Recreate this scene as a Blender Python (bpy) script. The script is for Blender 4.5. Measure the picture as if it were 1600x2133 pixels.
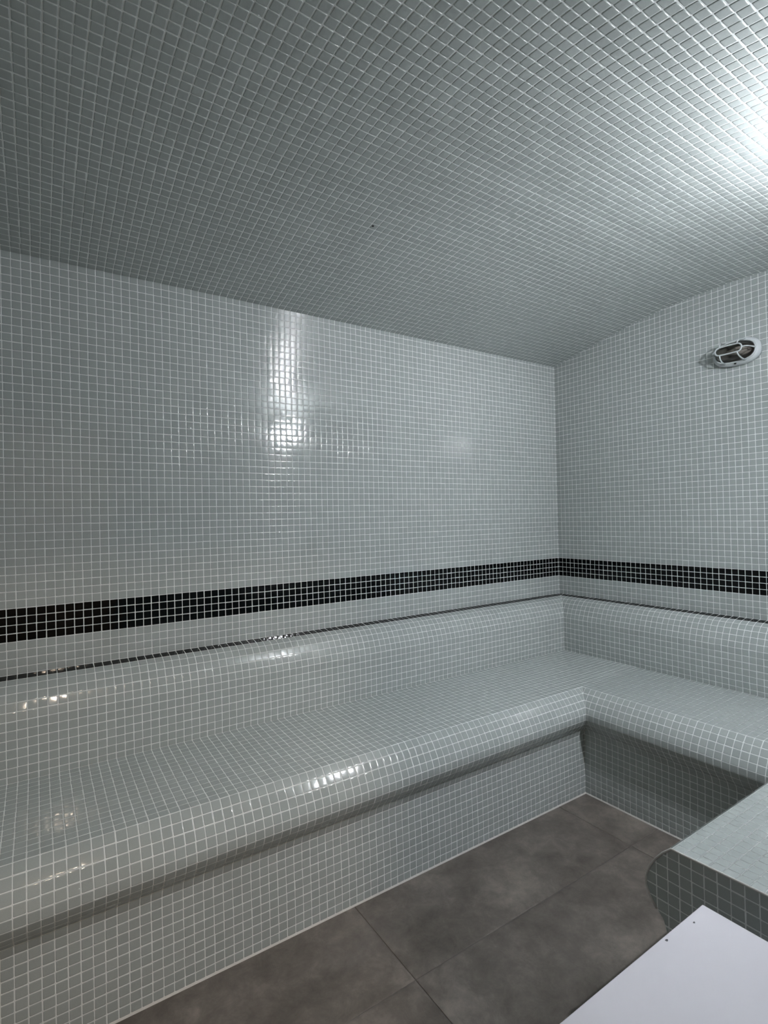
import bpy, math
import numpy as np
from mathutils import Matrix, Vector
rng = np.random.default_rng(7)
for o in list(bpy.data.objects): bpy.data.objects.remove(o)
scn = bpy.context.scene
COL = scn.collection

# ---------------------------------------------------------------- units
# everything is laid out in mosaic pitches (one tile + one joint = 25.9 mm)
S = 0.0259
FZ = -36.9                     # floor level, in pitches below the top of the black band
def M(p): return (p[0]*S, p[1]*S, (p[2]-FZ)*S)

# ---------------------------------------------------------------- camera
f_px, yaw, pit, roll = 1103.69, 0.988991, 0.008006, -0.021751
cpos = (-97.219, -77.398, 10.055)
fw = Vector((math.cos(yaw)*math.cos(pit), math.sin(yaw)*math.cos(pit), math.sin(pit)))
rt = fw.cross(Vector((0, 0, 1))).normalized(); up = rt.cross(fw)
r2 = math.cos(roll)*rt + math.sin(roll)*up; u2 = -math.sin(roll)*rt + math.cos(roll)*up
cam = bpy.data.cameras.new('camera'); camo = bpy.data.objects.new('camera', cam); COL.objects.link(camo)
cam.sensor_fit = 'HORIZONTAL'; cam.sensor_width = 36.0; cam.lens = f_px/1600*36.0
cam.clip_start = 0.02; cam.clip_end = 50
mw = Matrix((r2, u2, -fw)).transposed().to_4x4(); mw.translation = Vector(M(cpos))
camo.matrix_world = mw
scn.camera = camo

# ---------------------------------------------------------------- world, exposure, lamp strengths
w = bpy.data.worlds.new('world'); scn.world = w; w.use_nodes = True
w.node_tree.nodes['Background'].inputs[0].default_value = (0.30, 0.28, 0.26, 1)
w.node_tree.nodes['Background'].inputs[1].default_value = 0.05
scn.view_settings.view_transform = 'Standard'; scn.view_settings.look = 'None'
scn.view_settings.gamma = 1.0; scn.view_settings.use_curve_mapping = False
scn.view_settings.exposure = 3.35
LAMP_POWER = 380.0              # emission of the lit bulkhead lens
CORRIDOR_POWER = 27.0          # warm downlight in the corridor behind the camera

# ---------------------------------------------------------------- materials
def mat(name, col, rough=0.5, spec=0.5, emit=None, estr=0, metallic=0):
    m = bpy.data.materials.new(name); m.use_nodes = True
    b = m.node_tree.nodes['Principled BSDF']
    b.inputs['Base Color'].default_value = (*col, 1); b.inputs['Roughness'].default_value = rough
    b.inputs['Specular IOR Level'].default_value = spec; b.inputs['Metallic'].default_value = metallic
    if emit:
        b.inputs['Emission Color'].default_value = (*emit, 1); b.inputs['Emission Strength'].default_value = estr
    return m
def N(m, t, **k):
    n = m.node_tree.nodes.new(t)
    for a, v in k.items(): setattr(n, a, v)
    return n
def L(m, a, b): m.node_tree.links.new(a, b)
def tile_mat(name, ca, cb, r0, r1, bump=0.0006):
    """glazed glass mosaic: tone varies from tile to tile, faint ripples in the glaze"""
    m = mat(name, ca, r0); b = m.node_tree.nodes['Principled BSDF']
    at = N(m, 'ShaderNodeAttribute', attribute_name='rnd')
    mx = N(m, 'ShaderNodeMix', data_type='RGBA')
    mx.inputs[6].default_value = (*ca, 1); mx.inputs[7].default_value = (*cb, 1)
    L(m, at.outputs['Fac'], mx.inputs[0])
    tc = N(m, 'ShaderNodeTexCoord')
    n1 = N(m, 'ShaderNodeTexNoise'); n1.inputs['Scale'].default_value = 900; n1.inputs['Detail'].default_value = 2
    L(m, tc.outputs['Object'], n1.inputs['Vector'])
    hs = N(m, 'ShaderNodeMapRange'); hs.inputs[3].default_value = 0.88; hs.inputs[4].default_value = 1.12
    L(m, n1.outputs['Fac'], hs.inputs[0])
    mu = N(m, 'ShaderNodeMix', data_type='RGBA', blend_type='MULTIPLY'); mu.inputs[0].default_value = 1
    L(m, mx.outputs[2], mu.inputs[6]); L(m, hs.outputs[0], mu.inputs[7])
    L(m, mu.outputs[2], b.inputs['Base Color'])
    mr = N(m, 'ShaderNodeMapRange'); mr.inputs[3].default_value = r0; mr.inputs[4].default_value = r1
    L(m, at.outputs['Fac'], mr.inputs[0]); L(m, mr.outputs[0], b.inputs['Roughness'])
    n2 = N(m, 'ShaderNodeTexNoise'); n2.inputs['Scale'].default_value = 70; n2.inputs['Detail'].default_value = 1
    L(m, tc.outputs['Object'], n2.inputs['Vector'])
    bp = N(m, 'ShaderNodeBump'); bp.inputs['Strength'].default_value = 0.15; bp.inputs['Distance'].default_value = bump
    L(m, n2.outputs['Fac'], bp.inputs['Height']); L(m, bp.outputs[0], b.inputs['Normal'])
    return m
def grout_mat(name, col):
    m = mat(name, col, 0.75, 0.3); b = m.node_tree.nodes['Principled BSDF']
    tc = N(m, 'ShaderNodeTexCoord'); n1 = N(m, 'ShaderNodeTexNoise'); n1.inputs['Scale'].default_value = 45; n1.inputs['Detail'].default_value = 4
    L(m, tc.outputs['Object'], n1.inputs['Vector'])
    rp = N(m, 'ShaderNodeMapRange'); rp.inputs[3].default_value = 0.85; rp.inputs[4].default_value = 1.12
    L(m, n1.outputs['Fac'], rp.inputs[0])
    mu = N(m, 'ShaderNodeMix', data_type='RGBA', blend_type='MULTIPLY'); mu.inputs[0].default_value = 1
    mu.inputs[6].default_value = (*col, 1); L(m, rp.outputs[0], mu.inputs[7]); L(m, mu.outputs[2], b.inputs['Base Color'])
    return m
TILE = tile_mat('pale_glass_mosaic', (0.355, 0.392, 0.380), (0.390, 0.425, 0.414), 0.05, 0.10)
GROUT = grout_mat('pale_grout', (0.73, 0.765, 0.75))
BLACK = tile_mat('black_glass_mosaic', (0.001, 0.0018, 0.002), (0.002, 0.003, 0.0035), 0.06, 0.10)
TILE.node_tree.nodes['Principled BSDF'].inputs['Specular IOR Level'].default_value = 0.75
CTILE = tile_mat('ceiling_glass_mosaic', (0.350, 0.386, 0.375), (0.372, 0.408, 0.397), 0.25, 0.26)
CTILE.node_tree.nodes['Principled BSDF'].inputs['Specular IOR Level'].default_value = 0.6
BLACK.node_tree.nodes['Principled BSDF'].inputs['Specular IOR Level'].default_value = 0.25
CAULK = grout_mat('sealant', (0.55, 0.54, 0.51))
PLASTIC = mat('white_plastic', (0.56, 0.60, 0.61), 0.42)
DARKP = mat('dark_screw', (0.01, 0.01, 0.01), 0.4)
LAM = mat('white_laminate', (0.70, 0.69, 0.735), 0.5)
PLASTER = grout_mat('painted_plaster', (0.45, 0.42, 0.38))
GLASS = mat('clear_glass', (0.6, 0.6, 0.6), 0.1)                 # thin clear lamp glass: lets light straight through, with a soft sheen
_t = N(GLASS, 'ShaderNodeBsdfTransparent'); _t.inputs[0].default_value = (0.80, 0.79, 0.77, 1)
_g = N(GLASS, 'ShaderNodeBsdfGlossy'); _g.inputs['Roughness'].default_value = 0.12
_f = N(GLASS, 'ShaderNodeFresnel'); _f.inputs[0].default_value = 1.45
_x = N(GLASS, 'ShaderNodeMixShader'); L(GLASS, _f.outputs[0], _x.inputs[0]); L(GLASS, _t.outputs[0], _x.inputs[1]); L(GLASS, _g.outputs[0], _x.inputs[2])
L(GLASS, _x.outputs[0], GLASS.node_tree.nodes['Material Output'].inputs['Surface'])
LITBULB = mat('lit_bulb', (0.8, 0.8, 0.8), 0.4, emit=(0.89, 0.915, 1.0), estr=LAMP_POWER)
WARMGLASS = mat('warm_lit_glass', (0.8, 0.8, 0.8), 0.4, emit=(1.0, 0.80, 0.62), estr=CORRIDOR_POWER)
REFL = mat('lamp_reflector', (0.42, 0.39, 0.36), 0.4)
BULB = mat('frosted_bulb', (0.42, 0.39, 0.36), 0.25)

def floor_mat():
    m = mat('taupe_stone_porcelain', (0.1, 0.095, 0.085), 0.42, 0.4); b = m.node_tree.nodes['Principled BSDF']
    tc = N(m, 'ShaderNodeTexCoord'); at = N(m, 'ShaderNodeAttribute', attribute_name='rnd')
    sh = N(m, 'ShaderNodeVectorMath', operation='MULTIPLY_ADD')
    cv = N(m, 'ShaderNodeCombineXYZ'); sc = N(m, 'ShaderNodeMath', operation='MULTIPLY'); sc.inputs[1].default_value = 37
    L(m, at.outputs['Fac'], sc.inputs[0]); L(m, sc.outputs[0], cv.inputs[2])
    ad = N(m, 'ShaderNodeVectorMath', operation='ADD'); L(m, tc.outputs['Object'], ad.inputs[0]); L(m, cv.outputs[0], ad.inputs[1])
    n1 = N(m, 'ShaderNodeTexNoise'); n1.inputs['Scale'].default_value = 3.2; n1.inputs['Detail'].default_value = 7; n1.inputs['Roughness'].default_value = .62; n1.inputs['Distortion'].default_value = .15
    n2 = N(m, 'ShaderNodeTexNoise'); n2.inputs['Scale'].default_value = 14; n2.inputs['Detail'].default_value = 8; n2.inputs['Roughness'].default_value = .78; n2.inputs['Distortion'].default_value = .3
    L(m, ad.outputs[0], n1.inputs['Vector']); L(m, ad.outputs[0], n2.inputs['Vector'])
    cr = N(m, 'ShaderNodeValToRGB'); e = cr.color_ramp.elements
    e[0].position = 0.34; e[0].color = (0.064, 0.055, 0.047, 1); e[1].position = 0.66; e[1].color = (0.245, 0.215, 0.187, 1)
    k = cr.color_ramp.elements.new(0.5); k.color = (0.132, 0.116, 0.101, 1)
    mix = N(m, 'ShaderNodeMix', data_type='FLOAT'); mix.inputs[0].default_value = 0.45
    L(m, n1.outputs['Fac'], mix.inputs[2]); L(m, n2.outputs['Fac'], mix.inputs[3]); L(m, mix.outputs[0], cr.inputs[0])
    mr = N(m, 'ShaderNodeMapRange'); mr.inputs[3].default_value = 0.90; mr.inputs[4].default_value = 1.12; L(m, at.outputs['Fac'], mr.inputs[0])
    mu = N(m, 'ShaderNodeMix', data_type='RGBA', blend_type='MULTIPLY'); mu.inputs[0].default_value = 1
    L(m, cr.outputs[0], mu.inputs[6]); L(m, mr.outputs[0], mu.inputs[7]); L(m, mu.outputs[2], b.inputs['Base Color'])
    n3 = N(m, 'ShaderNodeTexNoise'); n3.inputs['Scale'].default_value = 160; n3.inputs['Detail'].default_value = 3; L(m, tc.outputs['Object'], n3.inputs['Vector'])
    bp = N(m, 'ShaderNodeBump'); bp.inputs['Strength'].default_value = 0.3; bp.inputs['Distance'].default_value = 0.0008
    L(m, n3.outputs['Fac'], bp.inputs['Height']); L(m, bp.outputs[0], b.inputs['Normal'])
    return m
STONE = floor_mat()

# ---------------------------------------------------------------- mesh builder
class MB:
    """collects polygons (numpy) and links them as one mesh object"""
    def __init__(s): s.v = []; s.n = 0; s.f = []; s.m = []; s.r = []; s.sm = []
    def add(s, verts, faces, m=0, rnd=0.5, smooth=False):
        verts = np.asarray(verts, float).reshape(-1, 3)
        s.v.append(verts)
        for k, fc in enumerate(faces):
            s.f.append(np.asarray(fc)[None] + s.n); s.m.append(np.array([m])); s.r.append(np.array([rnd])); s.sm.append(np.array([smooth]))
        s.n += len(verts)
    def addarr(s, verts, faces, m, rnd, smooth):
        s.v.append(verts); s.f.append(faces + s.n); s.n += len(verts)
        F = len(faces)
        s.m.append(np.broadcast_to(m, F)); s.r.append(np.broadcast_to(rnd, F)); s.sm.append(np.broadcast_to(smooth, F))
    def box(s, a, b, m=0):
        (x0, y0, z0), (x1, y1, z1) = a, b
        v = [(x0,y0,z0),(x1,y0,z0),(x1,y1,z0),(x0,y1,z0),(x0,y0,z1),(x1,y0,z1),(x1,y1,z1),(x0,y1,z1)]
        s.add(v, [(0,3,2,1),(4,5,6,7),(0,1,5,4),(1,2,6,5),(2,3,7,6),(3,0,4,7)], m)
    def tiles(s, P, out, mt=0, mg=1, rings=((.044,-.004),(.050,.011),(.072,.020),(.120,.022)), tilt=.004, jit=.010, rad=.05, grout=True):
        """P (N,K,3): cells; each becomes a raised, round-edged tile on a bed of grout. mt may be per cell"""
        P = np.asarray(P, float)
        if len(P) == 0: return
        mt = np.broadcast_to(np.asarray(mt), len(P)).copy()
        if P.shape[1] == 4:                                  # triangles (mitred cells) go separately
            e = np.linalg.norm(P - np.roll(P, -1, 1), axis=2)
            bad = (e < .02).any(1)
            if bad.any():
                for i in np.where(bad)[0]:
                    keep = e[i] >= .02
                    if keep.sum() == 3: s.tiles(P[i][keep][None], out, mt[i:i+1], mg, rings, tilt, jit, rad, grout)
                P = P[~bad]; mt = mt[~bad]
                if len(P) == 0: return
        Nn, K, _ = P.shape
        Q = np.roll(P, -1, 1)
        nv = np.cross(P, Q).sum(1); ar = np.linalg.norm(nv, axis=1)/2
        ok = ar > 1e-4; P = P[ok]; mt = mt[ok]; nv = nv[ok]; ar = ar[ok]; Nn = len(P)
        if Nn == 0: return
        n = nv/(2*ar[:, None])
        out = np.asarray(out, float)
        if out.ndim == 1: fl = (n @ out) < 0
        else: fl = (n*out[ok]).sum(1) < 0
        P[fl] = P[fl][:, ::-1]; n[fl] *= -1
        if grout:
            s.addarr(P.reshape(-1, 3).copy(), np.arange(Nn*K).reshape(Nn, K), mg, 0.5, False)
        big = ar > .10
        P = P[big]; n = n[big]; ar = ar[big]; mt = mt[big]; Nn = len(P)
        if Nn == 0: return
        c = P.mean(1); sz = np.sqrt(ar)
        u = P[:, 1]-P[:, 0]; u /= np.linalg.norm(u, axis=1)[:, None]+1e-9; v = np.cross(n, u)
        tl = rng.normal(0, tilt, (Nn, 2)); jt = rng.normal(0, jit, (Nn, 2)); rot = rng.normal(0, jit*.8, Nn)
        shift = jt[:, :1]*u + jt[:, 1:]*v
        rnd = np.clip(rng.normal(.5, .22, Nn), 0, 1)
        V = []
        for a, h in rings:
            fct = np.clip(1-2*a/sz, .25, 1)[:, None, None]
            q = c[:, None] + (P-c[:, None])*fct
            pv = np.roll(q, 1, 1)-q; nx = np.roll(q, -1, 1)-q
            lp = np.linalg.norm(pv, axis=2, keepdims=True)+1e-9; ln = np.linalg.norm(nx, axis=2, keepdims=True)+1e-9
            r = rad
            qa = q + pv/lp*np.minimum(r, .3*lp); qb = q + nx/ln*np.minimum(r, .3*ln)
            R = np.stack([qa, qb], 2).reshape(Nn, 2*K, 3)
            d = R-c[:, None]
            du = (d*u[:, None]).sum(2); dv = (d*v[:, None]).sum(2)
            hh = h + (tl[:, :1]*du + tl[:, 1:]*dv if h > 0 else 0)
            R = R + shift[:, None] + n[:, None]*np.asarray(hh)[..., None] if h > 0 else R + shift[:, None] + n[:, None]*h
            R = R + (rot[:, None]*du)[..., None]*v[:, None] - (rot[:, None]*dv)[..., None]*u[:, None]
            V.append(R)
        V = np.stack(V, 1)                                   # N, rings, 2K, 3
        nr, kk = V.shape[1], 2*K
        base = (np.arange(Nn)*nr*kk)[:, None]
        i = np.arange(kk); j = (i+1) % kk
        fs = []
        for a in range(nr-1):
            fs.append(np.stack([a*kk+i, a*kk+j, (a+1)*kk+j, (a+1)*kk+i], 1))
        fq = np.concatenate(fs)                              # quads
        off = s.n
        allq = (base[:, :, None] + fq[None]).reshape(-1, 4)
        top = base + (nr-1)*kk + i[None]
        s.v.append(V.reshape(-1, 3)); s.n += Nn*nr*kk
        s.f.append(allq+off); s.m.append(np.repeat(mt, len(fq))); s.r.append(np.repeat(rnd, len(fq))); s.sm.append(np.ones(len(allq), bool))
        s.f.append(top+off); s.m.append(mt); s.r.append(rnd); s.sm.append(np.ones(Nn, bool))
    def build(s, name, mats, parent=None, origin=(0, 0, FZ), raw=False):
        v = np.concatenate(s.v)
        if not raw:
            v = v - np.asarray(origin, float); v = v*S
        me = bpy.data.meshes.new(name)
        tot = np.concatenate([np.full(len(f), f.shape[1]) for f in s.f])
        idx = np.concatenate([f.reshape(-1) for f in s.f])
        me.vertices.add(len(v)); me.vertices.foreach_set('co', v.astype(np.float32).ravel())
        me.loops.add(len(idx)); me.loops.foreach_set('vertex_index', idx.astype(np.int32))
        me.polygons.add(len(tot))
        me.polygons.foreach_set('loop_start', np.r_[0, np.cumsum(tot)[:-1]].astype(np.int32))
        me.polygons.foreach_set('material_index', np.concatenate(s.m).astype(np.int32))
        me.polygons.foreach_set('use_smooth', np.concatenate(s.sm).astype(bool))
        at = me.attributes.new('rnd', 'FLOAT', 'FACE'); at.data.foreach_set('value', np.concatenate(s.r).astype(np.float32))
        me.update(calc_edges=True)
        for mm in mats: me.materials.append(mm)
        o = bpy.data.objects.new(name, me); COL.objects.link(o)
        if not raw and parent is None: o.location = M(origin)
        if parent is not None: o.parent = parent
        return o
def tag(o, label, cat, group=None):
    o['label'] = label; o['category'] = cat
    if group: o['group'] = group
    return o
def struct(o, label): o['kind'] = 'structure'; o['label'] = label; return o
def thing(name, loc, label, cat, rotz=0, group=None):
    o = bpy.data.objects.new(name, None); COL.objects.link(o); o.location = M(loc); o.rotation_euler = (0, 0, rotz)
    o.empty_display_size = 0.05
    return tag(o, label, cat, group)

TG = [TILE, GROUT, BLACK]
W = 72.35                                # width of the room between the two long walls
XD = -118.0                              # far end wall, behind the camera
colsA = -(np.arange(0, 119)+0.3); colsA = np.r_[0.0, colsA[colsA > XD+.3], XD]
colsB = -(np.arange(0, 73)*1.0022+0.018); colsB[0] = 0; colsB = np.r_[colsB[colsB > -W+.2], -W]
# vault of the ceiling: height above the band against the distance from the left wall
vy = np.array([0, 5, 10, 15, 20, 25, 30, 36.2]); vz = np.array([42.5, 43.6, 44.65, 45.6, 46.5, 47.15, 47.55, 47.75])
vy = np.r_[vy, W-vy[:-1][::-1]]; vz = np.r_[vz, vz[:-1][::-1]]
def ceil_z(d, x=0.0): return np.interp(d, vy, vz) + 0.0035*(-x)

def cells_plane(us, vs, fn, keep=None):
    """grid cells between joints us, vs mapped through fn(u, v)->xyz"""
    out = []; ids = []
    for a, b in zip(us[:-1], us[1:]):
        for k, (c, d) in enumerate(zip(vs[:-1], vs[1:])):
            if keep and not keep((a+b)/2, (c+d)/2): continue
            out.append([fn(a, c), fn(b, c), fn(b, d), fn(a, d)]); ids.append(2 if -4 < (c+d)/2 < 0 else 0)
    return np.array(out, float), np.array(ids)

# ---------------------------------------------------------------- setting: walls
rows = np.r_[-7.9, np.arange(-7, 49.0)]
mb = MB()
P, ids = cells_plane(colsA, rows, lambda x, z: (x, 0, z), lambda x, z: z < 43.6)
mb.tiles(P, (0, -1, 0), ids); mb.box((XD-5, .02, FZ), (5, 5, 50), 1)
struct(mb.build('wall_left', TG), 'long mosaic-tiled wall with a black tile band, left of the corner')
mb = MB()
P, ids = cells_plane(colsB, rows, lambda y, z: (0, y, z), lambda y, z: z < ceil_z(-y)+1)
mb.tiles(P, (-1, 0, 0), ids); mb.box((.02, -W-5, FZ), (5, .02, 50), 1)
struct(mb.build('wall_right', TG), 'mosaic-tiled end wall carrying the oval bulkhead lamp, right of the corner')
DX0, DX1, DZ = -114.0, -80.0, 38.0       # doorway in the wall behind the camera
mb = MB()
rowsC = np.r_[np.arange(-36.9, -8, 1.0), rows]
P, ids = cells_plane(colsA, rowsC, lambda x, z: (x, -W, z), lambda x, z: z < 43.6 and not (DX0 < x < DX1 and z < DZ) and (z > -8 or x < -51))
mb.tiles(P, (0, 1, 0), ids)
mb.box((DX1, -W-5, FZ), (5, -W-.02, 50), 1); mb.box((XD-5, -W-5, FZ), (DX0, -W-.02, 50), 1); mb.box((DX0, -W-5, DZ), (DX1, -W-.02, 50), 1)
struct(mb.build('wall_front', TG), 'mosaic-tiled wall with the doorway the picture is taken from')
mb = MB()
P, ids = cells_plane(colsB, rows, lambda y, z: (XD, y, z), lambda y, z: z < ceil_z(-y, XD)+1)
mb.tiles(P, (1, 0, 0), ids); mb.box((XD-5, -W-5, FZ), (XD-.02, 5, 50), 1)
struct(mb.build('wall_back', TG), 'mosaic-tiled end wall opposite the lamp wall')

# ---------------------------------------------------------------- setting: vaulted ceiling
dd = [0.0]
dense = np.linspace(0, W, 6000); dz_ = ceil_z(dense); arc = np.r_[0, np.cumsum(np.hypot(np.diff(dense), np.diff(dz_)))]
ka = np.arange(0, arc[-1], 1.0); dj = np.interp(ka, arc, dense); dj[-1] = W
mb = MB()
P, ids = cells_plane(colsA, dj, lambda x, d: (x, -d, ceil_z(d, x)))
mb.tiles(P, (0, 0, -1), 0, tilt=.0035, jit=.014, rings=((.048,-.005),(.055,.016),(.08,.028),(.13,.030)))
mb.box((XD-5, -W-5, 48.6), (5, 5, 52), 1)
struct(mb.build('ceiling', [CTILE, GROUT]), 'shallow vaulted ceiling clad in pale glass mosaic')
ceil_o = bpy.data.objects['ceiling']

# ---------------------------------------------------------------- setting: floor of large stone-look tiles
mb = MB()
fx = [0, -28.1, -65.75, -103.4, XD-5]; fy = [0, -33.5, -71.0, -108.5, -146.0]
P, ids = cells_plane(np.array(fx), np.array(fy), lambda x, y: (x, y, FZ-.06))
mb.tiles(P, (0, 0, 1), 0, rings=((.035, -.02), (.04, .045), (.06, .058), (.3, .06)), tilt=0, jit=0, rad=.05)
mb.box((XD-5, -146, FZ-4), (5, 5, FZ-.1), 1)
floor_o = struct(mb.build('floor', [STONE, mat('dark_floor_joint', (.12, .11, .10), .8)]), 'floor of large taupe stone-look tiles')
# corridor outside the doorway
mb = MB()
mb.box((XD-5, -146, FZ), (XD, -W-5, 50)); mb.box((0, -146, FZ), (5, -W-5, 50)); mb.box((XD-5, -150, FZ), (5, -146, 50))
struct(mb.build('wall_corridor', [PLASTER]), 'plastered corridor wall outside the doorway')
mb = MB(); mb.box((XD-5, -146, 50), (5, -W, 53))
struct(mb.build('ceiling_corridor', [PLASTER]), 'corridor ceiling outside the doorway')

# ---------------------------------------------------------------- built-in bench
back = [(0,-7.90),(1.48,-8.14),(2.46,-8.56),(3.16,-9.32),(3.66,-10.22),(4.04,-11.16),(4.29,-12.12),(4.30,-13.15),(4.32,-14.19),
        (4.33,-15.22),(4.33,-16.25),(4.33,-17.27),(4.28,-18.28),(4.24,-19.03)]
seat = [(4.24+(20.34-4.24)*k/16, -19.03-.47*k/16) for k in range(17)]
nose = [(20.34,-19.50),(21.10,-20.22),(21.77,-21.08),(22.32,-22.00),(22.68,-22.92),(22.72,-23.86),(22.34,-24.72),(21.78,-25.50),(21.20,-26.15)]
rise = [(21.20,-26.15),(20.90,-27.13),(20.90,-28.10),(20.92,-29.07),(20.95,-30.04),(21.0,-31.0),(21.04,-31.96),(21.06,-32.92),
        (21.07,-33.88),(21.08,-34.85),(21.08,-35.82),(21.08,-36.78)]
bench = thing('bench', (-21.5, -21.5, FZ), 'built-in bench clad in pale mosaic, wrapping round three walls with a rounded front edge', 'bench')
def seat_z(u, d, z): return max(z, -19.03-.47*(min(d, max(-u, 4.24))-4.24)/16.1)
def wing(fn, cols, lo, hi, seat_hi):
    """fn(u, d, z) -> xyz ; strip along u with joints cols, clipped to lo(d) <= u <= hi(d)"""
    for nm, pr, label in (('backrest', back, None), ('seat', seat, None), ('front_edge', nose, None), ('riser', rise, None)):
        mb = MB(); cs = []; ids = []; outs = []
        for r, ((d0, z0), (d1, z1)) in enumerate(zip(pr[:-1], pr[1:])):
            for a, b in zip(cols[:-1], cols[1:]):
                a, b = min(a, b), max(a, b)
                if nm == 'seat' and seat_hi is not None:      # the seat tiling runs straight through the corner
                    h0 = h1 = seat_hi
                else: h0, h1 = hi(d0), hi(d1)
                a0, b0 = np.clip([a, b], lo(d0), h0); a1, b1 = np.clip([a, b], lo(d1), h1)
                if b0-a0 < 1e-6 and b1-a1 < 1e-6: continue
                cs.append([fn(a0, d0, z0), fn(b0, d0, z0), fn(b1, d1, z1), fn(a1, d1, z1)])
                ids.append(2 if (nm == 'backrest' and r == 0) else 0)
                o_ = np.array(fn(0, d0-(z1-z0), z0+(d1-d0))) - np.array(fn(0, d0, z0)); outs.append(o_)
        cs = np.array(cs, float); outs = np.array(outs, float)
        # mitre triangles are handled one at a time inside tiles(); give every call its own outward direction
        for r_o in np.unique(outs.round(4), axis=0):
            sel = (np.abs(outs-r_o) < 1e-3).all(1)
            mb.tiles(cs[sel].copy(), r_o, np.array(ids)[sel], tilt=.006)
        if nm == 'riser':                                    # sealant fillet where the riser meets the floor
            d = 21.08; l, h = lo(d), hi(d)
            mb.add([fn(l, d-.05, FZ+.20), fn(h, d-.05, FZ+.20), fn(h, d+.16, FZ), fn(l, d+.16, FZ), fn(l, d+.03, FZ+.17), fn(h, d+.03, FZ+.17)],
                   [(0, 1, 5, 4), (4, 5, 2, 3)], 3)
        org = (-21.5, -21.5, FZ)
        o = mb.build(nm, TG+[CAULK], parent=bench, origin=org)
    return
XE = -51.3                                # free end of the third wing
wing(lambda u, d, z: (u, -d, seat_z(u, d, z) if -19.6 < z < -19.0 else z), colsA, lambda d: XD, lambda d: -d, -4.24)
wing(lambda u, d, z: (-d, u, z), colsB, lambda d: -W+d, lambda d: -d, -20.34)
colsC = np.r_[XE+np.arange(0, 52), 0.0]
wing(lambda u, d, z: (u, -W+d, z), colsC, lambda d: XE, lambda d: -d, None)
# end face of the third wing: grid clipped to the bench profile
prof = back[:-1]+seat[:-1]+nose[:-1]+rise+[(21.08, FZ), (0, FZ)]
def clip_poly(pts, ax, val, sign):
    out = []
    for i in range(len(pts)):
        p, q = pts[i], pts[(i+1) % len(pts)]
        ip, iq = sign*(p[ax]-val) >= 0, sign*(q[ax]-val) >= 0
        if ip: out.append(p)
        if ip != iq:
            t = (val-p[ax])/(q[ax]-p[ax]); out.append((p[0]+t*(q[0]-p[0]), p[1]+t*(q[1]-p[1])))
    return out
mb = MB()
gd = [W-50.6-1.02*k for k in range(-3, 24)]; gz = [-20.38-1.03*k for k in range(-13, 18)]
for k in range(len(gd)-1):
    for j in range(len(gz)-1):
        pl = clip_poly(clip_poly(clip_poly(clip_poly(list(prof), 0, gd[k+1], 1), 0, gd[k], -1), 1, gz[j+1], 1), 1, gz[j], -1)
        q = []
        for p in pl:
            if not q or math.hypot(p[0]-q[-1][0], p[1]-q[-1][1]) > .03: q.append(p)
        if len(q) > 2 and math.hypot(q[0][0]-q[-1][0], q[0][1]-q[-1][1]) < .03: q.pop()
        if len(q) < 3: continue
        mb.tiles(np.array([[(XE, -W+p[0], p[1]) for p in q]]), (-1, 0, 0), 0)
mb.build('end_panel', TG, parent=bench, origin=(-21.5, -21.5, FZ))
def tube(mb, pts, r, n=8, m=0, closed=False, flat=None):
    pts = [np.array(p, float) for p in pts]; k = len(pts); V = []
    for i, p in enumerate(pts):
        a = pts[(i-1) % k] if closed or i > 0 else p; b = pts[(i+1) % k] if closed or i < k-1 else p
        t = b-a; t /= np.linalg.norm(t)+1e-9
        ref = np.array((1, 0, 0.)) if abs(t[0]) < .9 else np.array((0, 0, 1.))
        u = np.cross(t, ref); u /= np.linalg.norm(u); v = np.cross(t, u)
        V += [p+r*(math.cos(2*math.pi*j/n)*u+math.sin(2*math.pi*j/n)*v) for j in range(n)]
    F = []
    for i in range(k if closed else k-1):
        for j in range(n):
            a = i*n+j; b = i*n+(j+1) % n; c = ((i+1) % k)*n+(j+1) % n; d = ((i+1) % k)*n+j
            F.append((a, b, c, d))
    if not closed: F += [tuple(range(n))[::-1], tuple((k-1)*n+j for j in range(n))]
    mb.add(V, F, m, smooth=True)
mb = MB(); tube(mb, [(XE-.03, -W+d, z) for d, z in (seat+nose[1:-1])], .10)
mb.build('edge_bead', [CAULK], parent=bench, origin=(-21.5, -21.5, FZ))['label'] = 'pale sealant bead along the end of the bench'

# ---------------------------------------------------------------- low white cabinet in the foreground
def rbox(mb, a, b, r, m=0, n=3):
    """box with rounded vertical and top edges"""
    (x0, y0, z0), (x1, y1, z1) = a, b
    def ring(ins, z):
        out = []
        for cx, cy, s0 in ((x1-r, y1-r, 0), (x0+r, y1-r, 1), (x0+r, y0+r, 2), (x1-r, y0+r, 3)):
            for k in range(n+1):
                t = (s0+k/n)*math.pi/2; out.append((cx+(r-ins)*math.cos(t), cy+(r-ins)*math.sin(t), z))
        return out
    lv = [(0, z0), (0, z1-r)]+[(r*(1-math.cos(t)), z1-r+r*math.sin(t)) for t in (math.pi/6, math.pi/3, math.pi/2*.98)]
    V = []; kk = 4*(n+1)
    for ins, z in lv: V += ring(ins, z)
    F = [(i*kk+j, i*kk+(j+1) % kk, (i+1)*kk+(j+1) % kk, (i+1)*kk+j) for i in range(len(lv)-1) for j in range(kk)]
    mb.add(V, F, m, smooth=True)
    mb.add(V[-kk:], [tuple(range(kk))], m); mb.add(V[:kk], [tuple(range(kk))[::-1]], m)
CZ = -19.0; CX1, CY1 = -56.6, -57.15
cab = thing('cabinet', (-66, -64, FZ), 'low white laminate cabinet with a flat top beside the free end of the bench', 'cabinet')
oc = (-66, -64, FZ)
mb = MB(); rbox(mb, (-78.5, -72.0, FZ+.02), (CX1-.5, CY1-.5, CZ-.72), .08); mb.build('body', [LAM], parent=cab, origin=oc)
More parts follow.
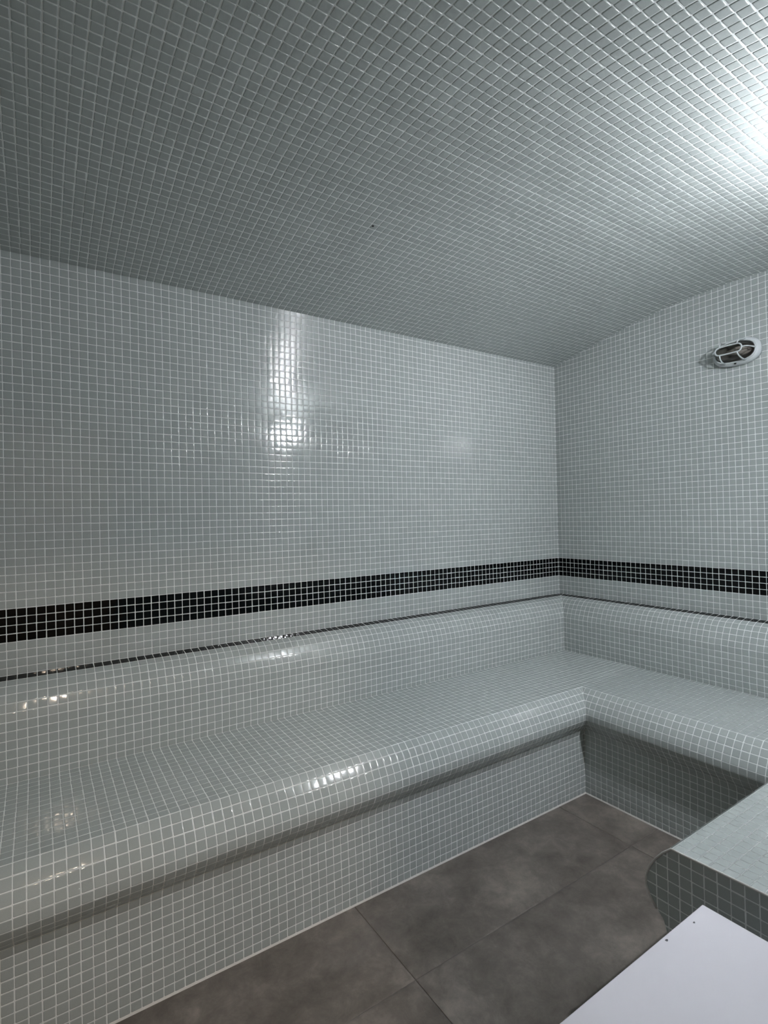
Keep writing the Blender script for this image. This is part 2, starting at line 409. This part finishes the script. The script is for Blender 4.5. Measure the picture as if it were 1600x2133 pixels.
mb = MB(); rbox(mb, (-79, -72.2, CZ-.7), (CX1, CY1, CZ), .07); lid = mb.build('lid', [LAM], parent=cab, origin=oc)
for k, (sx, sy, r) in enumerate([(-58.9, -57.7, .06), (-62.0, -57.45, .08)]):
    mb = MB(); V = [(sx+r*(1+.3*math.sin(3*t+k))*math.cos(t)*1.5, sy+r*math.sin(t), CZ+.015) for t in np.linspace(0, 2*math.pi, 11)[:-1]]
    V2 = [(x, y, CZ-.01) for x, y, z in V]
    mb.add(V+V2, [tuple(range(10))]+[(j, 10+j, 10+(j+1) % 10, (j+1) % 10) for j in range(10)])
    s_ = mb.build('dirt_speck', [mat('grey_dirt', (.10, .10, .11), .8)], origin=oc, parent=lid)

# ---------------------------------------------------------------- bulkhead lamps
def stad(cx, cz, hl, hh, n=40, k=2.6):
    """superellipse-like oval in the y-z plane, half length hl, half height hh"""
    out = []
    for i in range(n):
        t = 2*math.pi*i/n; c, s_ = math.cos(t), math.sin(t)
        out.append((cx+hl*math.copysign(abs(c)**(2/k), c), cz+hh*math.copysign(abs(s_)**(2/k), s_)))
    return out
def loft(mb, levels, n=40, k=2.6, m=0, cap0=False, cap1=False):
    """levels: (x, half length, half height); x is the distance out from the wall (towards local -x)"""
    V = []
    for x, hl, hh in levels: V += [(-x, y, z) for y, z in stad(0, 0, hl, hh, n, k)]
    F = [(i*n+j, i*n+(j+1) % n, (i+1)*n+(j+1) % n, (i+1)*n+j) for i in range(len(levels)-1) for j in range(n)]
    F = [f[::-1] for f in F]
    if cap0: F.append(tuple(range(n)))
    if cap1: F.append(tuple((len(levels)-1)*n+j for j in range(n))[::-1])
    mb.add(V, F, m, smooth=True)
def make_lamp(loc, rotz, label, lit):
    t = thing('bulkhead_lamp', loc, label, 'wall lamp', rotz)
    kw = dict(parent=t, origin=(0, 0, 0))
    mb = MB(); loft(mb, [(0, 3.50, 2.10), (.45, 3.55, 2.18), (.75, 3.50, 2.12), (1.0, 3.30, 1.95), (1.12, 3.12, 1.80), (1.05, 2.92, 1.62), (.75, 2.84, 1.55), (.3, 2.8, 1.5)], cap0=True, cap1=True)
    base = mb.build('base', [PLASTIC if lit else PLASTIC], **kw)
    for sy, sz in ((0, -1.86),):
        mb = MB(); tube(mb, [(-1.02, sy, sz), (-1.14, sy, sz)], .17, 10); mb.build('screw', [DARKP], parent=base, origin=(0, 0, 0))
    mb = MB(); loft(mb, [(.35, 2.74, 1.44), (1.2, 2.70, 1.40), (2.0, 2.55, 1.25), (2.6, 2.28, 1.0), (2.95, 1.85, .66), (3.05, 1.3, .3)], k=2.3, cap1=True)
    mb.build('glass', [GLASS], **kw)
    if True:
        mb = MB(); loft(mb, [(.34, 2.7, 1.4), (.36, 2.0, .9), (.37, .8, .4)], k=2.3, cap1=True); mb.build('reflector', [REFL], **kw)
        mb = MB(); pts = [(-1.25, y, 0) for y in np.linspace(-1.9, 1.15, 12)]
        V = []; n = 12; rs = [.2, .38, .55, .68, .74, .74, .70, .6, .48, .4, .38, .38]
        for (x, y, z), r in zip(pts, rs): V += [(x+r*math.cos(2*math.pi*j/n), y, z+r*math.sin(2*math.pi*j/n)) for j in range(n)]
        F = [(i*n+j, i*n+(j+1) % n, (i+1)*n+(j+1) % n, (i+1)*n+j) for i in range(11) for j in range(n)]+[tuple(range(n))[::-1], tuple(11*n+j for j in range(n))]
        mb.add(V, F, smooth=True); bl = mb.build('bulb', [LITBULB if lit else BULB], **kw)
        mb = MB(); tube(mb, [(-1.25, 1.05, 0), (-1.25, 2.35, 0)], .95, 16); tube(mb, [(-1.25, 1.9, 0), (-.3, 1.9, 0)], .4, 12); mb.build('lampholder', [BULB], **kw)
    # guard: front oval ring, four curved bars down to the base, and a hoop round the mouth
    mb = MB()
    X = 3.45; hl, hh = 1.95, .66
    ring = []
    for i in range(36):
        a = 2*math.pi*i/36; c, s_ = math.cos(a), math.sin(a)
        ring.append((-X, (hl-hh)*np.sign(c)*min(1, abs(c)*3)+hh*c, hh*s_))
    tube(mb, ring, .115, 8, closed=True)
    mouth = [(-1.15, y, z) for y, z in stad(0, 0, 2.98, 1.68, 40)]
    tube(mb, mouth, .14, 8, closed=True)
    for sy in (-1, 1):
        for sz in (-1, 1):
            y0 = sy*(hl-hh)*1.0
            tube(mb, [(-X, y0, sz*hh), (-X+.10, y0*1.02, sz*(hh+.28)), (-X+.5, y0*1.08, sz*(hh+.62)), (-X+1.1, y0*1.12, sz*(hh+.86)), (-1.1, y0*1.15, sz*1.68)], .11, 8)
        tube(mb, [(-X, sy*hl, 0), (-X+.12, sy*(hl+.35), 0), (-X+.6, sy*(hl+.72), 0), (-X+1.3, sy*(hl+.95), 0), (-1.1, sy*2.98, 0)], .11, 8)
    mb.build('guard', [PLASTIC], **kw)
    return t
make_lamp((-.05, -36.95, 35.72), 0, 'unlit oval white bulkhead lamp with a wire guard, high on the end wall', False)
make_lamp((-33.6, -W+.05, 35.5), -math.pi/2, 'lit oval white bulkhead lamp high on the wall above the third bench wing', True)

# ---------------------------------------------------------------- small things
mb = MB(); V = []; n = 10; cx, cy, cz = -61.0, -21.26, float(ceil_z(21.26, -61.0))-.02
for h, r in ((0, .13), (.06, .14), (.11, .09), (.13, .03)): V += [(cx+r*math.cos(2*math.pi*j/n), cy+r*math.sin(2*math.pi*j/n), cz-h) for j in range(n)]
mb.add(V, [(i*n+j, i*n+(j+1) % n, (i+1)*n+(j+1) % n, (i+1)*n+j)[::-1] for i in range(3) for j in range(n)]+[tuple(3*n+j for j in range(n))[::-1]], smooth=True)
tag(mb.build('screw', [DARKP], origin=(cx, cy, cz)), 'tiny black screw head in the mosaic ceiling', 'screw')
# warm downlight in the corridor
t = thing('ceiling_light', (-92, -104, 50), 'round warm downlight on the corridor ceiling outside the doorway', 'ceiling light')
def disc(r0, z0, r1, z1, mat_, name, n=32):
    mb = MB(); V = []
    for r, z in ((r0, z0), (r0, z1), (r1, z1), (r1, z0)): V += [(r*math.cos(2*math.pi*j/n), r*math.sin(2*math.pi*j/n), z) for j in range(n)]
    F = [(i*n+j, i*n+(j+1) % n, ((i+1) % 4)*n+(j+1) % n, ((i+1) % 4)*n+j) for i in range(4 if r1 > 0 else 3) for j in range(n)]
    mb.add(V, F, smooth=False)
    return mb.build(name, [mat_], parent=t, origin=(0, 0, 0))
disc(4.2, 0, 3.4, -.7, PLASTIC, 'frame'); disc(3.38, -.05, .001, -.55, WARMGLASS, 'diffuser')
